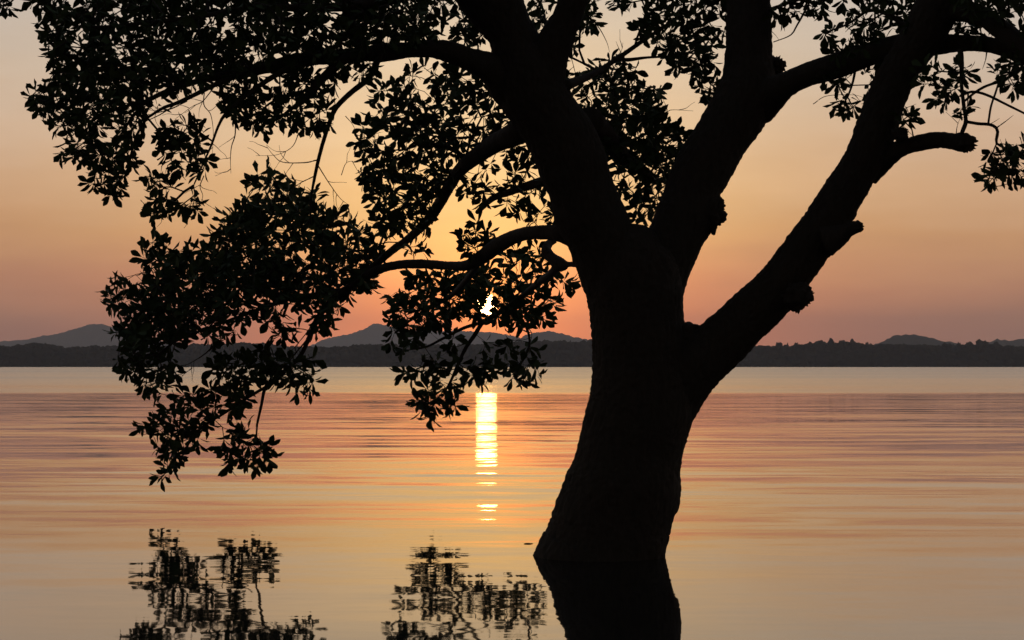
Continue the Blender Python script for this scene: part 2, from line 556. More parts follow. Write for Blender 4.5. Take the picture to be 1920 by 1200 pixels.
def bark_tube(name, cs, rs, seg, step, amp=0.022, lum=0.03, jag=0, seed=0.0):
    """a limb with bark ridges cut in as relief: cs centres, rs radii (coarse stops)"""
    D = catmull(np.column_stack([np.array([list(c) for c in cs]), rs]), 24)
    s = np.concatenate([[0], np.cumsum(np.linalg.norm(np.diff(D[:, :3], axis=0), axis=1))])
    n = max(8, int(s[-1] / step))
    st = np.linspace(0, s[-1], n)
    D = np.column_stack([np.interp(st, s, D[:, k]) for k in range(4)])
    V, t0 = [], Vector(D[1, :3] - D[0, :3]).normalized()
    u = (Vector((1, 0, 0)) - t0 * t0.x).normalized()
    for i in range(n):
        c = Vector(D[i, :3]); r = max(D[i, 3], 0.004)
        t = Vector(D[min(i + 1, n - 1), :3] - D[max(i - 1, 0), :3]).normalized()
        u = (u - t * u.dot(t)).normalized(); w = t.cross(u)
        kk = r / 0.035
        for k in range(seg):
            a = 2 * math.pi * k / seg
            ca, sa = math.cos(a), math.sin(a)
            rg = 1 - abs(noise.noise((ca * kk + seed, sa * kk, st[i] * 6.0)))* 2
            kn = noise.noise((ca * 1.6 + seed, sa * 1.6, st[i] * 2.6 + seed * 3))
            fn = noise.noise((ca * kk * 1.7, sa * kk * 1.7 + seed, st[i] * 26.0))
            rr = r * (1 + lum * kn) + min(amp, r * 0.13) * (rg * 0.55 + fn * 0.7 - 0.15)
            if jag and i > n - 1 - jag:
                q = (i - (n - 1 - jag)) / jag
                rr *= 1 + 0.35 * noise.noise((ca * 2.5, sa * 2.5, seed)) - 0.12 * q
                c2 = c + t * (noise.noise((ca * 3.3 + 9, sa * 3.3, seed)) * r * 1.5 * q)
                V.append(c2 + (u * ca + w * sa) * rr - RT)
            else:
                V.append(c + (u * ca + w * sa) * rr - RT)
    i = np.arange((n - 1) * seg); rr_, k = i // seg, i % seg
    a, b = rr_ * seg + k, rr_ * seg + (k + 1) % seg
    V = [tuple(v) for v in V]
    m0, m1 = len(V), len(V) + 1
    V.append(tuple(Vector(D[0, :3]) - RT)); V.append(tuple(Vector(D[-1, :3]) - RT))
    k = np.arange(seg)
    caps = np.concatenate([np.stack([np.full(seg, m0), (k + 1) % seg, k], 1),
                           np.stack([np.full(seg, m1), (n - 1) * seg + k, (n - 1) * seg + (k + 1) % seg], 1)])
    o = obj(name, mesh_np(name, V, [np.stack([a, b, b + seg, a + seg], 1), caps], BARK, True), TREE)
    return o, D


SK = []       # skeleton points twigs may grow from


def edges(secs, Yf):
    """silhouette sections ((xl,yl),(xr,yr)) -> centres and radii"""
    cs, rs = [], []
    for i, (l, r) in enumerate(secs):
        Y = Yf(i / (len(secs) - 1))
        a, b = at(l[0], l[1], Y), at(r[0], r[1], Y)
        cs.append((a + b) / 2); rs.append((a - b).length / 2)
    return cs, rs


def limb(name, secs, Ya, Yb=None, seg=64, step=0.022, grow=True, **kw):
    Yb = Ya if Yb is None else Yb
    cs, rs = edges(secs, lambda t: Ya + (Yb - Ya) * t)
    o, D = bark_tube(name, cs, rs, seg, step, **kw)
    if grow:
        SK.extend([tuple(x[:3]) for x in D[::6]])
    return o


def branch(name, pts, seg=20, step=0.03, grow=True, lumf=0.07, **kw):
    """pts: (px, py, Y, width px)"""
    cs = [at(p[0], p[1], p[2]) for p in pts]
    rs = [p[3] * p[2] / FPX / 2 for p in pts]
    o, D = bark_tube(name, cs, rs, seg, step, lum=lumf, **kw)
    if grow:
        SK.extend([tuple(x[:3]) for x in D[::3]])
    return o


# trunk
limb('trunk', [((984, 1100), (1250, 1100)), ((998, 1068), (1246, 1066)), ((1008, 1048), (1245, 1050)), ((1016, 1034), (1246, 1040)), ((1024, 1018), (1248, 1022)), ((1031, 1000), (1252, 1000)), ((1039, 970), (1258, 973)), ((1050, 945), (1266, 945)),
               ((1063, 907), (1276, 909)), ((1082, 855), (1275, 865)), ((1095, 800), (1288, 803)), ((1106, 752), (1300, 765)),
               ((1112, 700), (1296, 715)), ((1113, 645), (1288, 650)), ((1109, 595), (1281, 600)), ((1103, 556), (1279, 552)),
               ((1099, 505), (1270, 508)), ((1112, 465), (1252, 468)), ((1138, 436), (1234, 439)), ((1164, 420), (1212, 422))],
     17.3, seg=150, step=0.014, grow=False, amp=0.020, lum=0.02, seed=1.3)
limb('limb', [((1105, 560), (1228, 560)), ((1083, 500), (1205, 490)), ((1061, 445), (1186, 430)), ((1038, 397), (1166, 393)), ((1028, 353), (1148, 350)),
              ((1010, 307), (1136, 310)), ((993, 267), (1119, 262)), ((966, 222), (1086, 215)), ((938, 180), (1066, 172)), ((926, 135), (1050, 125)),
              ((922, 100), (1020, 88)), ((913, 62), (1002, 60)), ((893, 37), (990, 30)), ((871, 10), (982, 0)), ((852, -20), (972, -32)), ((826, -70), (950, -80))],
     17.3, 16.9, seg=110, step=0.016, amp=0.016, seed=4.1)
limb('limb', [((962, 190), (1068, 190)), ((968, 150), (1062, 155)), ((988, 110), (1064, 113)), ((1010, 73), (1075, 75)), ((1036, 30), (1089, 37)), ((1047, 0), (1100, 3)), ((1058, -40), (1112, -36)), ((1066, -90), (1120, -86))],
     17.1, 16.7, seg=70, step=0.016, amp=0.012, seed=5.7)
limb('limb', [((1150, 565), (1272, 580)), ((1185, 495), (1293, 508)), ((1215, 440), (1316, 455)), ((1233, 395), (1340, 410)), ((1249, 352), (1350, 356)),
              ((1270, 305), (1377, 308)), ((1302, 255), (1404, 257)), ((1323, 220), (1432, 218)), ((1344, 178), (1455, 178)), ((1354, 148), (1453, 144)), ((1360, 115), (1448, 110)),
              ((1362, 67), (1446, 65)), ((1363, 30), (1444, 30)), ((1363, 0), (1443, 0)), ((1363, -50), (1441, -50)), ((1364, -95), (1440, -95))],
     17.4, 17.8, seg=100, step=0.016, amp=0.016, seed=7.9)
limb('limb', [((1165, 735), (1262, 850)), ((1215, 690), (1302, 778)), ((1262, 648), (1335, 730)), ((1316, 609), (1381, 684)), ((1366, 564), (1425, 637)), ((1401, 533), (1458, 605)),
              ((1433, 503), (1490, 568)), ((1467, 460), (1526, 520)), ((1490, 428), (1550, 486)), ((1513, 398), (1578, 452)), ((1540, 353), (1605, 397)),
              ((1573, 307), (1633, 350)), ((1590, 277), (1657, 308)), ((1608, 230), (1681, 247)), ((1627, 177), (1695, 200)), ((1650, 130), (1716, 148)),
              ((1676, 88), (1745, 102)), ((1700, 45), (1778, 58)), ((1720, 0), (1800, 10)), ((1742, -50), (1822, -40)), ((1760, -95), (1838, -88))],
     17.36, 16.3, seg=90, step=0.016, amp=0.016, seed=9.3)
# large side branches
limb('branch', [((985, 110), (985, 230)), ((950, 103), (955, 195)), ((925, 99), (918, 158)), ((893, 93), (873, 131)), ((847, 78), (840, 117)), ((813, 76), (807, 108)), ((767, 79), (766, 108)),
                ((720, 83), (709, 115)), ((667, 90), (665, 114)), ((600, 95), (600, 121)), ((533, 106), (533, 131)), ((480, 119), (484, 141)), ((433, 131), (437, 149)),
                ((383, 143), (387, 154)), ((330, 160), (334, 169)), ((290, 177), (295, 184)), ((255, 200), (259, 205))], 17.15, 15.8, seg=40, step=0.02, amp=0.009, lum=0.06, seed=2.2)
limb('branch', [((1420, 150), (1420, 235)), ((1450, 143), (1446, 207)), ((1478, 136), (1467, 182)), ((1513, 120), (1507, 163)), ((1580, 97), (1570, 144)), ((1640, 77), (1642, 120)), ((1713, 60), (1716, 110)),
                ((1793, 65), (1793, 97)), ((1847, 68), (1846, 97)), ((1887, 77), (1884, 107)), ((1925, 92), (1918, 122)), ((1970, 122), (1960, 145)), ((2040, 170), (2028, 186))],
     17.6, 15.8, seg=44, step=0.02, amp=0.009, lum=0.05, seed=3.4)
limb('branch', [((1610, 292), (1640, 345)), ((1640, 277), (1664, 320)), ((1668, 268), (1680, 303)), ((1697, 261), (1699, 290)), ((1723, 253), (1726, 283)), ((1760, 247), (1759, 277)), ((1790, 250), (1786, 280)), ((1806, 250), (1802, 284)), ((1825, 257), (1818, 281))],
     16.85, 16.1, seg=40, step=0.012, amp=0.010, jag=7, seed=6.6)
limb('branch', [((1740, 5), (1735, 60)), ((1775, -5), (1772, 42)), ((1805, -2), (1798, 40)), ((1850, 14), (1838, 48)), ((1890, 43), (1874, 76)), ((1925, 70), (1912, 104)), ((1975, 110), (1962, 138)), ((2040, 160), (2030, 180))],
     16.55, 15.6, seg=34, step=0.02, amp=0.008, seed=8.8)
# low boughs swinging back over the water on the left
branch('branch', [(1110, 455, 17.35, 62), (1085, 446, 17.4, 46), (1047, 437, 17.5, 31), (1007, 436, 18.2, 25), (973, 441, 19.0, 25), (935, 459, 19.8, 28), (903, 482, 20.4, 26), (873, 498, 20.8, 19),
                  (840, 498, 21.2, 16), (790, 495, 21.7, 17), (745, 497, 22.2, 16), (707, 507, 22.6, 16), (672, 527, 23.0, 15), (645, 548, 23.2, 16), (615, 572, 23.3, 12),
                  (600, 590, 23.3, 11), (583, 625, 23.3, 9), (563, 667, 23.3, 8), (530, 700, 23.3, 7), (500, 722, 23.3, 6.5), (490, 760, 23.3, 5.5), (481, 800, 23.3, 4)], seed=1.9)
branch('branch', [(1040, 215, 17.3, 70), (1000, 235, 17.3, 56), (965, 252, 17.4, 44), (930, 268, 17.8, 36), (890, 295, 18.6, 29), (860, 322, 19.4, 24), (840, 352, 20.0, 22), (820, 388, 20.8, 20), (800, 416, 21.4, 17), (765, 448, 22.0, 15), (730, 474, 22.4, 14), (700, 500, 22.7, 13),
                  (680, 522, 22.9, 10)], seed=2.8)
branch('branch', [(650, 545, 23.2, 13), (600, 553, 23.3, 12), (560, 560, 23.4, 12), (533, 557, 23.4, 12), (505, 548, 23.4, 10), (470, 540, 23.4, 8), (420, 530, 23.3, 6), (360, 520, 23.2, 4), (300, 525, 23.0, 3)], seed=3.8)
branch('branch', [(560, 555, 23.3, 9), (520, 568, 23.3, 8), (480, 582, 23.3, 7), (440, 597, 23.2, 6), (390, 615, 23.1, 5), (330, 640, 23.0, 4), (290, 670, 23.0, 3)], seed=4.8)
branch('branch', [(505, 722, 23.3, 6), (460, 748, 23.2, 5.5), (420, 775, 23.2, 5), (380, 800, 23.2, 4.5), (355, 830, 23.2, 4), (340, 860, 23.2, 3)], seed=5.8)
# bough behind the trunk that carries the leaves in front of the sun
branch('branch', [(1110, 500, 17.3, 18), (1080, 496, 17.6, 11), (1064, 496, 17.8, 11), (1050, 496, 18.0, 26), (1036, 486, 18.2, 21), (1024, 471, 18.4, 18), (1028, 458, 18.6, 15), (1040, 452, 18.7, 10)], lumf=0.2, seed=6.8)
branch('branch', [(1046, 496, 18.1, 20), (1036, 510, 20.5, 14), (1010, 530, 24.2, 12), (980, 555, 26.0, 11), (950, 578, 27.0, 10), (925, 592, 27.3, 9), (905, 605, 27.5, 8), (890, 628, 27.5, 8), (872, 655, 27.5, 7), (858, 685, 27.5, 6), (845, 715, 27.5, 5), (828, 745, 27.5, 3)], seed=7.8)
branch('branch', [(900, 480, 20.4, 14), (890, 505, 22.0, 12), (870, 530, 24.0, 11), (845, 555, 26.2, 9), (810, 575, 27.2, 7), (770, 600, 27.5, 5), (740, 625, 27.5, 3)], seed=8.3)
branch('branch', [(905, 604, 27.5, 7), (870, 615, 27.5, 6), (830, 635, 27.5, 5), (800, 650, 27.5, 4), (770, 655, 27.5, 3)], seed=8.4)
branch('branch', [(960, 575, 26.8, 8), (985, 610, 27.4, 5), (993, 640, 27.5, 4), (985, 668, 27.5, 4), (965, 695, 27.5, 3)], seed=8.6)
# thinner boughs
branch('branch', [(895, 398, 19.5, 8), (905, 388, 19.3, 10), (925, 371, 19.0, 12), (950, 362, 18.6, 13), (985, 350, 18.0, 16), (1035, 335, 17.3, 22)], seed=9.1)
branch('branch', [(712, 100, 16.3, 14), (705, 120, 16.3, 12), (690, 148, 16.4, 11), (660, 172, 16.5, 10), (630, 202, 16.6, 9), (616, 235, 16.7, 8), (602, 280, 16.8, 7), (591, 328, 16.9, 6), (583, 375, 17.0, 4), (582, 420, 17.2, 3)], seed=9.6)
branch('branch', [(660, 102, 16.2, 18), (630, 124, 16.2, 17), (600, 152, 16.2, 15), (573, 185, 16.2, 12), (545, 205, 16.2, 7), (520, 225, 16.2, 4)], seed=9.9)
branch('branch', [(440, 143, 15.9, 11), (400, 160, 15.9, 9), (370, 175, 15.9, 8), (335, 192, 15.9, 7), (305, 203, 15.9, 6), (270, 225, 15.9, 4)], seed=10.2)
branch('branch', [(465, 178, 15.9, 4), (425, 212, 15.9, 6), (410, 235, 15.9, 5), (395, 275, 15.9, 4), (375, 320, 15.9, 3), (360, 355, 15.9, 2.5)], seed=10.4)
branch('branch', [(560, 118, 16, 12), (510, 145, 16, 10), (460, 180, 15.9, 8), (425, 212, 15.9, 6)], seed=10.5)
branch('branch', [(880, -40, 16.5, 34), (800, -20, 16.2, 26), (700, 5, 16.0, 20), (600, 15, 15.9, 16), (480, 14, 15.8, 12), (380, 30, 15.8, 9), (250, 45, 15.8, 7), (150, 50, 15.8, 5), (90, 20, 15.8, 3)], seed=10.8)
branch('branch', [(695, 105, 16.3, 18), (668, 72, 16.2, 24), (655, 40, 16.1, 22), (650, 0, 16.0, 20), (648, -40, 16, 18)], seed=11.0)
branch('branch', [(1105, 225, 17.3, 50), (1140, 262, 18.0, 40), (1170, 295, 18.6, 30), (1200, 318, 19.0, 20), (1235, 340, 19.4, 9)], seed=11.2)
branch('branch', [(1062, 160, 17.0, 20), (1110, 140, 17.6, 12), (1150, 115, 18.0, 9), (1200, 80, 18.2, 8), (1245, 50, 18.2, 6), (1290, 20, 18.2, 5)], seed=11.5)
branch('branch', [(1150, 112, 18.0, 7), (1180, 112, 18.1, 7), (1210, 108, 18.1, 5), (1250, 106, 18.1, 4)], seed=11.6)
branch('branch', [(1800, 92, 16.2, 11), (1803, 120, 16.2, 9), (1803, 160, 16.2, 7), (1808, 205, 16.2, 7), (1811, 228, 16.2, 8), (1804, 248, 16.1, 8)], seed=11.8)
branch('branch', [(1810, 228, 16.2, 6), (1835, 232, 16.2, 6), (1858, 234, 16.2, 6), (1870, 243, 16.2, 6), (1869, 258, 16.2, 6), (1868, 268, 16.2, 5), (1882, 277, 16.2, 4.5), (1895, 287, 16.2, 4), (1912, 310, 16.2, 3)], seed=12.0)
branch('branch', [(1800, 180, 16.2, 5), (1823, 172, 16.2, 5), (1850, 178, 16.2, 5), (1885, 195, 16.2, 4.5), (1925, 215, 16.2, 4), (1965, 238, 16.2, 3)], seed=12.2)
branch('branch', [(1808, 190, 16.2, 4), (1830, 172, 16.2, 5), (1850, 161, 16.2, 5), (1873, 153, 16.2, 5), (1900, 140, 16.2, 5), (1930, 120, 16.0, 6)], seed=12.3, grow=False)
branch('branch', [(1877, 140, 16.1, 3.5), (1868, 170, 16.1, 4), (1858, 200, 16.1, 4), (1853, 232, 16.2, 4)], seed=12.4, grow=False)
branch('branch', [(1718, 65, 16.6, 12), (1670, 30, 16.8, 9), (1630, 20, 16.9, 6), (1590, 45, 16.9, 4), (1550, 60, 16.9, 3)], seed=12.6)
branch('branch', [(1606, 115, 17, 6), (1600, 150, 17, 4.5), (1592, 175, 17, 3.5), (1582, 195, 17, 2.5)], seed=12.8)
branch('branch', [(1440, 20, 17.5, 8), (1480, 5, 17.5, 6), (1520, -5, 17.5, 5), (1560, 5, 17.5, 3)], seed=13.0)
branch('branch', [(1525, -10, 17.5, 4), (1507, 25, 17.5, 4), (1494, 48, 17.5, 3.2), (1482, 66, 17.5, 2.4), (1450, 79, 17.5, 1.2)], seed=13.1, grow=False)


# burls and broken stubs
def burl(x, y, r, Y, sx=1.0, sz=1.0, jit=0.10, seed=0.0):
    c = at(x, y, Y); R = r * Y / FPX
    V = []
    for v in ico3:
        n = noise.noise((v[0] * 1.8 + seed, v[1] * 1.8, v[2] * 1.8)) * 0.35 + noise.noise((v[0] * 6 + seed, v[1] * 6, v[2] * 6)) * jit * 1.6
        n += noise.noise((v[0] * 13 + seed, v[1] * 13, v[2] * 13)) * jit
        V.append(tuple(c - RT + Vector((v[0] * sx, v[1], v[2] * sz)) * R * (1 + n)))
    obj('burl', mesh_np('burl', V, ico3f, BARK, True), TREE)


burl(1331, 402, 25, 17.40, 1.0, 1.25, 0.2, 2.0)
burl(1345, 385, 14, 17.40, 0.9, 1.2, 0.24, 5.0)
burl(1496, 556, 25, 16.8, 1.0, 1.0, 0.17, 8.0)
burl(1505, 548, 16, 16.8, 1.0, 1.0, 0.22, 3.0)
burl(1453, 124, 18, 17.70, 1.0, 0.9, 0.3, 11.0)
burl(1290, 630, 30, 17.25, 1.0, 0.85, 0.08, 13.0)
burl(1262, 906, 17, 17.25, 0.8, 1.3, 0.08, 15.0)
burl(1687, 252, 14, 16.4, 1.1, 1.0, 0.15, 17.0)
burl(1812, 268, 16, 16.1, 0.9, 1.0, 0.22, 19.0)
limb('branch_stub', [((1556, 420), (1545, 480)), ((1576, 421), (1570, 462)), ((1590, 419), (1588, 446)), ((1602, 414), (1606, 437)), ((1612, 416), (1615, 431))], 16.75, 16.55,
     seg=28, step=0.008, grow=False, amp=0.008, jag=6, seed=21.0)

# ---- leafy masses: outlines followed from the photo, each with its own distance and thickness
# (polygon, mean distance, half thickness, spacing px, keep)
MASS = [
    # upper left crown
    ([(70, 55), (110, 8), (150, 22), (185, -60), (860, -60), (835, 15), (838, 40), (812, 45), (818, 62), (795, 78), (700, 90), (600, 105), (440, 140), (380, 150), (300, 180), (295, 205), (262, 240), (258, 300), (235, 310),
      (232, 360), (212, 372), (180, 362), (160, 345), (175, 320), (160, 298), (115, 300), (102, 280), (122, 258), (112, 236), (80, 236), (72, 215), (68, 196), (50, 176), (80, 165), (92, 130), (88, 108), (100, 85), (78, 72)],
     16.0, 1.0, 19, 1.0),
    ([(200, -60), (800, -60), (800, 70), (640, 88), (430, 135), (290, 165), (190, 190), (110, 180), (115, 60)], 16.8, 0.6, 27, 1.0),
    ([(-20, -30), (25, -30), (22, 25), (5, 25), (-20, 10)], 16.0, 0.3, 14, 0.8),
    ([(50, -40), (120, -40), (115, 35), (85, 20), (60, 0)], 16.0, 0.3, 15, 0.8),
    ([(296, 250), (312, 236), (342, 225), (360, 218), (383, 246), (378, 270), (390, 300), (380, 322), (335, 322), (308, 300)], 15.9, 0.3, 15, 1.0),
    ([(272, 335), (285, 326), (318, 330), (340, 345), (365, 365), (372, 395), (350, 405), (315, 395), (283, 405), (275, 388), (296, 380), (280, 362)], 15.9, 0.3, 15, 1.0),
    ([(400, 150), (440, 138), (640, 110), (645, 140), (622, 165), (610, 190), (618, 240), (585, 254), (562, 235), (540, 240), (515, 225), (500, 255), (480, 238), (462, 236), (455, 222), (430, 215), (415, 195)],
     16.3, 0.5, 19, 1.0),
    ([(640, 110), (690, 118), (705, 125), (700, 145), (685, 150), (668, 140), (650, 135)], 16.4, 0.3, 16, 0.7),
    # mass between the left limb and the bough
    ([(690, 185), (722, 155), (740, 165), (768, 130), (795, 122), (810, 130), (865, 128), (930, 165), (990, 268), (960, 250), (890, 290), (858, 318), (832, 355), (812, 395), (805, 420), (775, 412), (755, 425), (722, 395),
      (690, 395), (700, 370), (682, 345), (672, 325), (684, 300), (668, 265), (674, 232), (700, 215)], 19.0, 1.0, 24, 1.0),
    ([(690, 240), (740, 215), (830, 140), (920, 200), (900, 280), (840, 330), (800, 400), (720, 390), (690, 330)], 20.0, 0.6, 34, 0.8),
    ([(700, 400), (760, 410), (805, 418), (815, 395), (805, 430), (770, 435), (740, 425), (720, 440)], 20.5, 0.5, 19, 0.7),
    ([(935, 285), (962, 272), (990, 272), (1010, 310), (1028, 355), (1040, 400), (1042, 425), (1000, 415), (985, 400), (965, 425), (960, 395), (940, 385), (925, 350), (905, 385), (880, 385), (868, 362), (875, 338), (905, 308)], 18.2, 0.8, 23, 0.95),
    # between the left and the middle limb
    ([(1060, 125), (1085, 120), (1115, 108), (1150, 108), (1180, 130), (1210, 140), (1225, 160), (1250, 165), (1232, 187), (1228, 213), (1262, 240), (1282, 250), (1278, 290), (1250, 330), (1235, 345), (1210, 330), (1180, 325), (1150, 320), (1130, 270), (1090, 215), (1065, 180)],
     19.0, 1.0, 19, 1.0),
    ([(1080, 200), (1200, 180), (1230, 230), (1250, 290), (1190, 310), (1140, 280)], 18.0, 0.5, 22, 0.9),
    ([(1160, 335), (1185, 345), (1235, 330), (1272, 300), (1260, 350), (1245, 395), (1225, 412), (1195, 412), (1178, 395), (1165, 370)], 19.4, 0.6, 21, 0.9),
    # top middle
    ([(990, -60), (1050, -60), (1040, 10), (1012, 60), (1000, 60), (988, 30)], 18.0, 0.6, 20, 0.9),
    ([(850, -60), (870, 10), (893, 40), (912, 65), (905, 88), (880, 86), (855, 76), (850, 55), (856, 38), (848, 12)], 18.0, 0.6, 18, 1.0),
    ([(1095, -60), (1115, -40), (1110, 20), (1122, 38), (1105, 50), (1085, 90), (1072, 110), (1066, 115), (1075, 75), (1092, 30)], 18.0, 0.5, 17, 1.0),
    ([(1150, -50), (1205, -50), (1205, 5), (1190, 12), (1165, 5), (1150, 15)], 18.2, 0.4, 21, 0.7),
    ([(1220, -60), (1365, -60), (1365, 30), (1362, 60), (1345, 75), (1330, 100), (1315, 120), (1305, 145), (1290, 130), (1262, 140), (1245, 108), (1235, 88), (1200, 68), (1185, 58), (1205, 42), (1215, 10)], 18.2, 0.7, 19, 1.0),
    ([(1300, 120), (1320, 100), (1345, 120), (1350, 150), (1335, 182), (1310, 180), (1302, 155)], 18.2, 0.3, 18, 0.75),
    # right of the middle limb
    ([(1443, -60), (1570, -60), (1562, 15), (1545, 30), (1515, 18), (1490, 25), (1455, 40), (1446, 20)], 17.5, 0.4, 19, 0.9),
    ([(1575, -60), (1740, -60), (1728, 20), (1700, 60), (1640, 80), (1600, 95), (1560, 88), (1545, 66), (1565, 50), (1600, 40), (1590, 15), (1580, 10)], 16.9, 0.5, 23, 0.85),
    ([(1560, 100), (1572, 90), (1590, 98), (1575, 105)], 16.9, 0.2, 16, 1.0),
    ([(1535, 150), (1575, 135), (1590, 145), (1575, 170), (1548, 165)], 17.0, 0.2, 16, 0.9),
    ([(1560, 195), (1590, 180), (1605, 185), (1612, 195), (1585, 212), (1568, 208)], 17.0, 0.2, 17, 0.8),
    ([(1612, 128), (1648, 118), (1645, 145), (1632, 180), (1615, 190), (1625, 160)], 17.0, 0.2, 16, 0.9),
    # far right
    ([(1722, 120), (1790, 105), (1808, 118), (1828, 128), (1815, 145), (1800, 155), (1785, 178), (1765, 165), (1745, 150), (1715, 165), (1705, 160)], 16.2, 0.4, 19, 0.9),
    ([(1688, 210), (1708, 212), (1710, 230), (1694, 228)], 16.3, 0.1, 13, 0.8),
    ([(1752, 178), (1775, 165), (1785, 190), (1766, 196)], 16.2, 0.1, 14, 0.8),
    ([(1795, 190), (1812, 195), (1840, 205), (1832, 225), (1800, 212)], 16.2, 0.15, 17, 0.6),
    ([(1865, 125), (1890, 112), (1960, 118), (1960, 165), (1895, 170), (1885, 155), (1870, 150)], 15.9, 0.4, 17, 0.95),
    ([(1838, 300), (1862, 285), (1890, 275), (1925, 268), (1960, 290), (1960, 335), (1905, 345), (1885, 340), (1868, 350), (1845, 350), (1835, 330), (1860, 318)], 16.2, 0.35, 18, 1.0),
    ([(1795, -60), (1960, -60), (1960, 80), (1920, 72), (1880, 40), (1840, 20), (1795, 10)], 15.8, 0.5, 22, 0.75),
    ([(1788, 40), (1830, 45), (1870, 75), (1850, 70), (1790, 68)], 16.4, 0.4, 20, 0.8),
    # leaves in front of the sun (the bough far behind the trunk)
    ([(772, 512), (800, 508), (870, 512), (905, 500), (935, 482), (960, 470), (985, 466), (995, 480), (985, 500), (1005, 520), (1030, 500), (1046, 500), (1058, 520), (1078, 530), (1058, 545), (1050, 570), (1030, 588), (1020, 608), (995, 612), (968, 618), (950, 612), (928, 598),
      (903, 588), (880, 592), (850, 592), (835, 615), (815, 605), (800, 615), (780, 640), (770, 665), (742, 655), (728, 640), (735, 615), (722, 605), (740, 585), (715, 562), (742, 550), (790, 552), (775, 530)],
     27.4, 1.0, 19, 1.0),
    ([(790, 515), (870, 515), (930, 495), (950, 520), (1010, 540), (1010, 585), (950, 600), (850, 585), (800, 570)], 26.2, 0.6, 23, 0.85),
    ([(850, 625), (880, 620), (905, 628), (922, 640), (910, 660), (928, 685), (905, 700), (880, 705), (868, 690), (850, 680), (842, 650)], 27.5, 0.4, 21, 0.95),
    ([(942, 642), (962, 634), (985, 645), (1002, 648), (1018, 665), (1012, 690), (1016, 708), (995, 712), (968, 722), (950, 708), (942, 692), (955, 668)], 27.5, 0.4, 17, 1.0),
    ([(755, 700), (785, 690), (800, 665), (815, 670), (825, 690), (845, 700), (868, 712), (865, 730), (840, 742), (815, 755), (795, 765), (775, 752), (762, 740), (770, 720)], 27.5, 0.4, 18, 1.0),
    ([(785, 755), (810, 752), (818, 770), (808, 785), (790, 778)], 27.5, 0.2, 15, 1.0),
    ([(835, 752), (855, 750), (858, 770), (842, 772)], 27.5, 0.15, 14, 0.8),
    ([(880, 690), (912, 688), (928, 700), (915, 715), (890, 718)], 27.5, 0.2, 17, 1.0),
    ([(880, 412), (892, 410), (912, 430), (930, 440), (908, 458), (875, 480), (862, 472), (850, 448), (868, 430)], 20.6, 0.4, 17, 0.9),
    ([(762, 465), (785, 455), (805, 470), (790, 480), (768, 480)], 21.7, 0.3, 18, 0.8),
    ([(985, 470), (1015, 455), (1030, 500), (1005, 525), (985, 510)], 24.0, 0.8, 24, 0.7),
    # lower left mass
    ([(450, 382), (468, 340), (485, 320), (500, 312), (515, 325), (545, 335), (570, 360), (592, 362), (588, 385), (605, 405), (640, 392), (660, 400), (685, 435), (715, 470), (695, 500), (680, 530), (650, 560), (630, 585), (615, 620), (592, 630), (590, 600), (600, 575),
      (530, 572), (480, 590), (455, 605), (430, 635), (420, 650), (380, 640), (345, 640), (335, 690), (318, 715), (300, 740), (278, 738), (262, 720), (245, 708), (222, 688), (222, 665), (215, 632), (208, 618), (248, 608), (238, 585), (205, 572), (205, 555), (198, 540), (215, 522), (240, 525), (265, 515),
      (258, 490), (265, 472), (285, 462), (285, 445), (302, 445), (315, 470), (340, 466), (355, 470), (392, 455), (415, 415)], 23.2, 1.3, 19, 1.0),
    ([(470, 390), (560, 370), (660, 420), (690, 480), (640, 550), (540, 560), (400, 580), (320, 620), (270, 690), (240, 650), (260, 560), (300, 500), (400, 470)], 24.3, 0.8, 21, 1.0),
    ([(650, 520), (690, 515), (705, 530), (690, 540), (660, 540)], 23.0, 0.3, 18, 0.9),
    ([(500, 595), (530, 583), (560, 598), (558, 620), (530, 635), (505, 620)], 23.2, 0.3, 18, 1.0),
    ([(400, 690), (415, 672), (445, 670), (482, 660), (500, 655), (530, 660), (552, 672), (590, 676), (592, 695), (585, 730), (570, 738), (545, 730), (535, 712), (505, 716), (488, 735), (470, 735), (450, 755), (430, 735), (420, 705)], 23.2, 0.5, 18, 1.0),
    ([(335, 742), (350, 732), (368, 740), (382, 722), (410, 735), (440, 730), (462, 742), (458, 770), (436, 775), (418, 776), (398, 786), (388, 808), (372, 828), (348, 848), (338, 866), (342, 892), (332, 905), (318, 895), (298, 895), (300, 880), (310, 868), (295, 840), (285, 818), (255, 805), (275, 795), (282, 772), (300, 765)],
     23.2, 0.4, 17, 1.0),
    ([(420, 830), (430, 810), (445, 800), (468, 800), (482, 820), (498, 832), (515, 845), (505, 868), (500, 882), (486, 872), (465, 868), (442, 865), (430, 882), (415, 880), (425, 858), (412, 852)], 23.2, 0.25, 18, 0.8),
]


def inside(poly, x, y):
    c = False
    j = len(poly) - 1
    for i in range(len(poly)):
        xi, yi = poly[i]; xj, yj = poly[j]
        if (yi > y) != (yj > y) and x < (xj - xi) * (y - yi) / (yj - yi) + xi:
            c = not c
        j = i
    return c


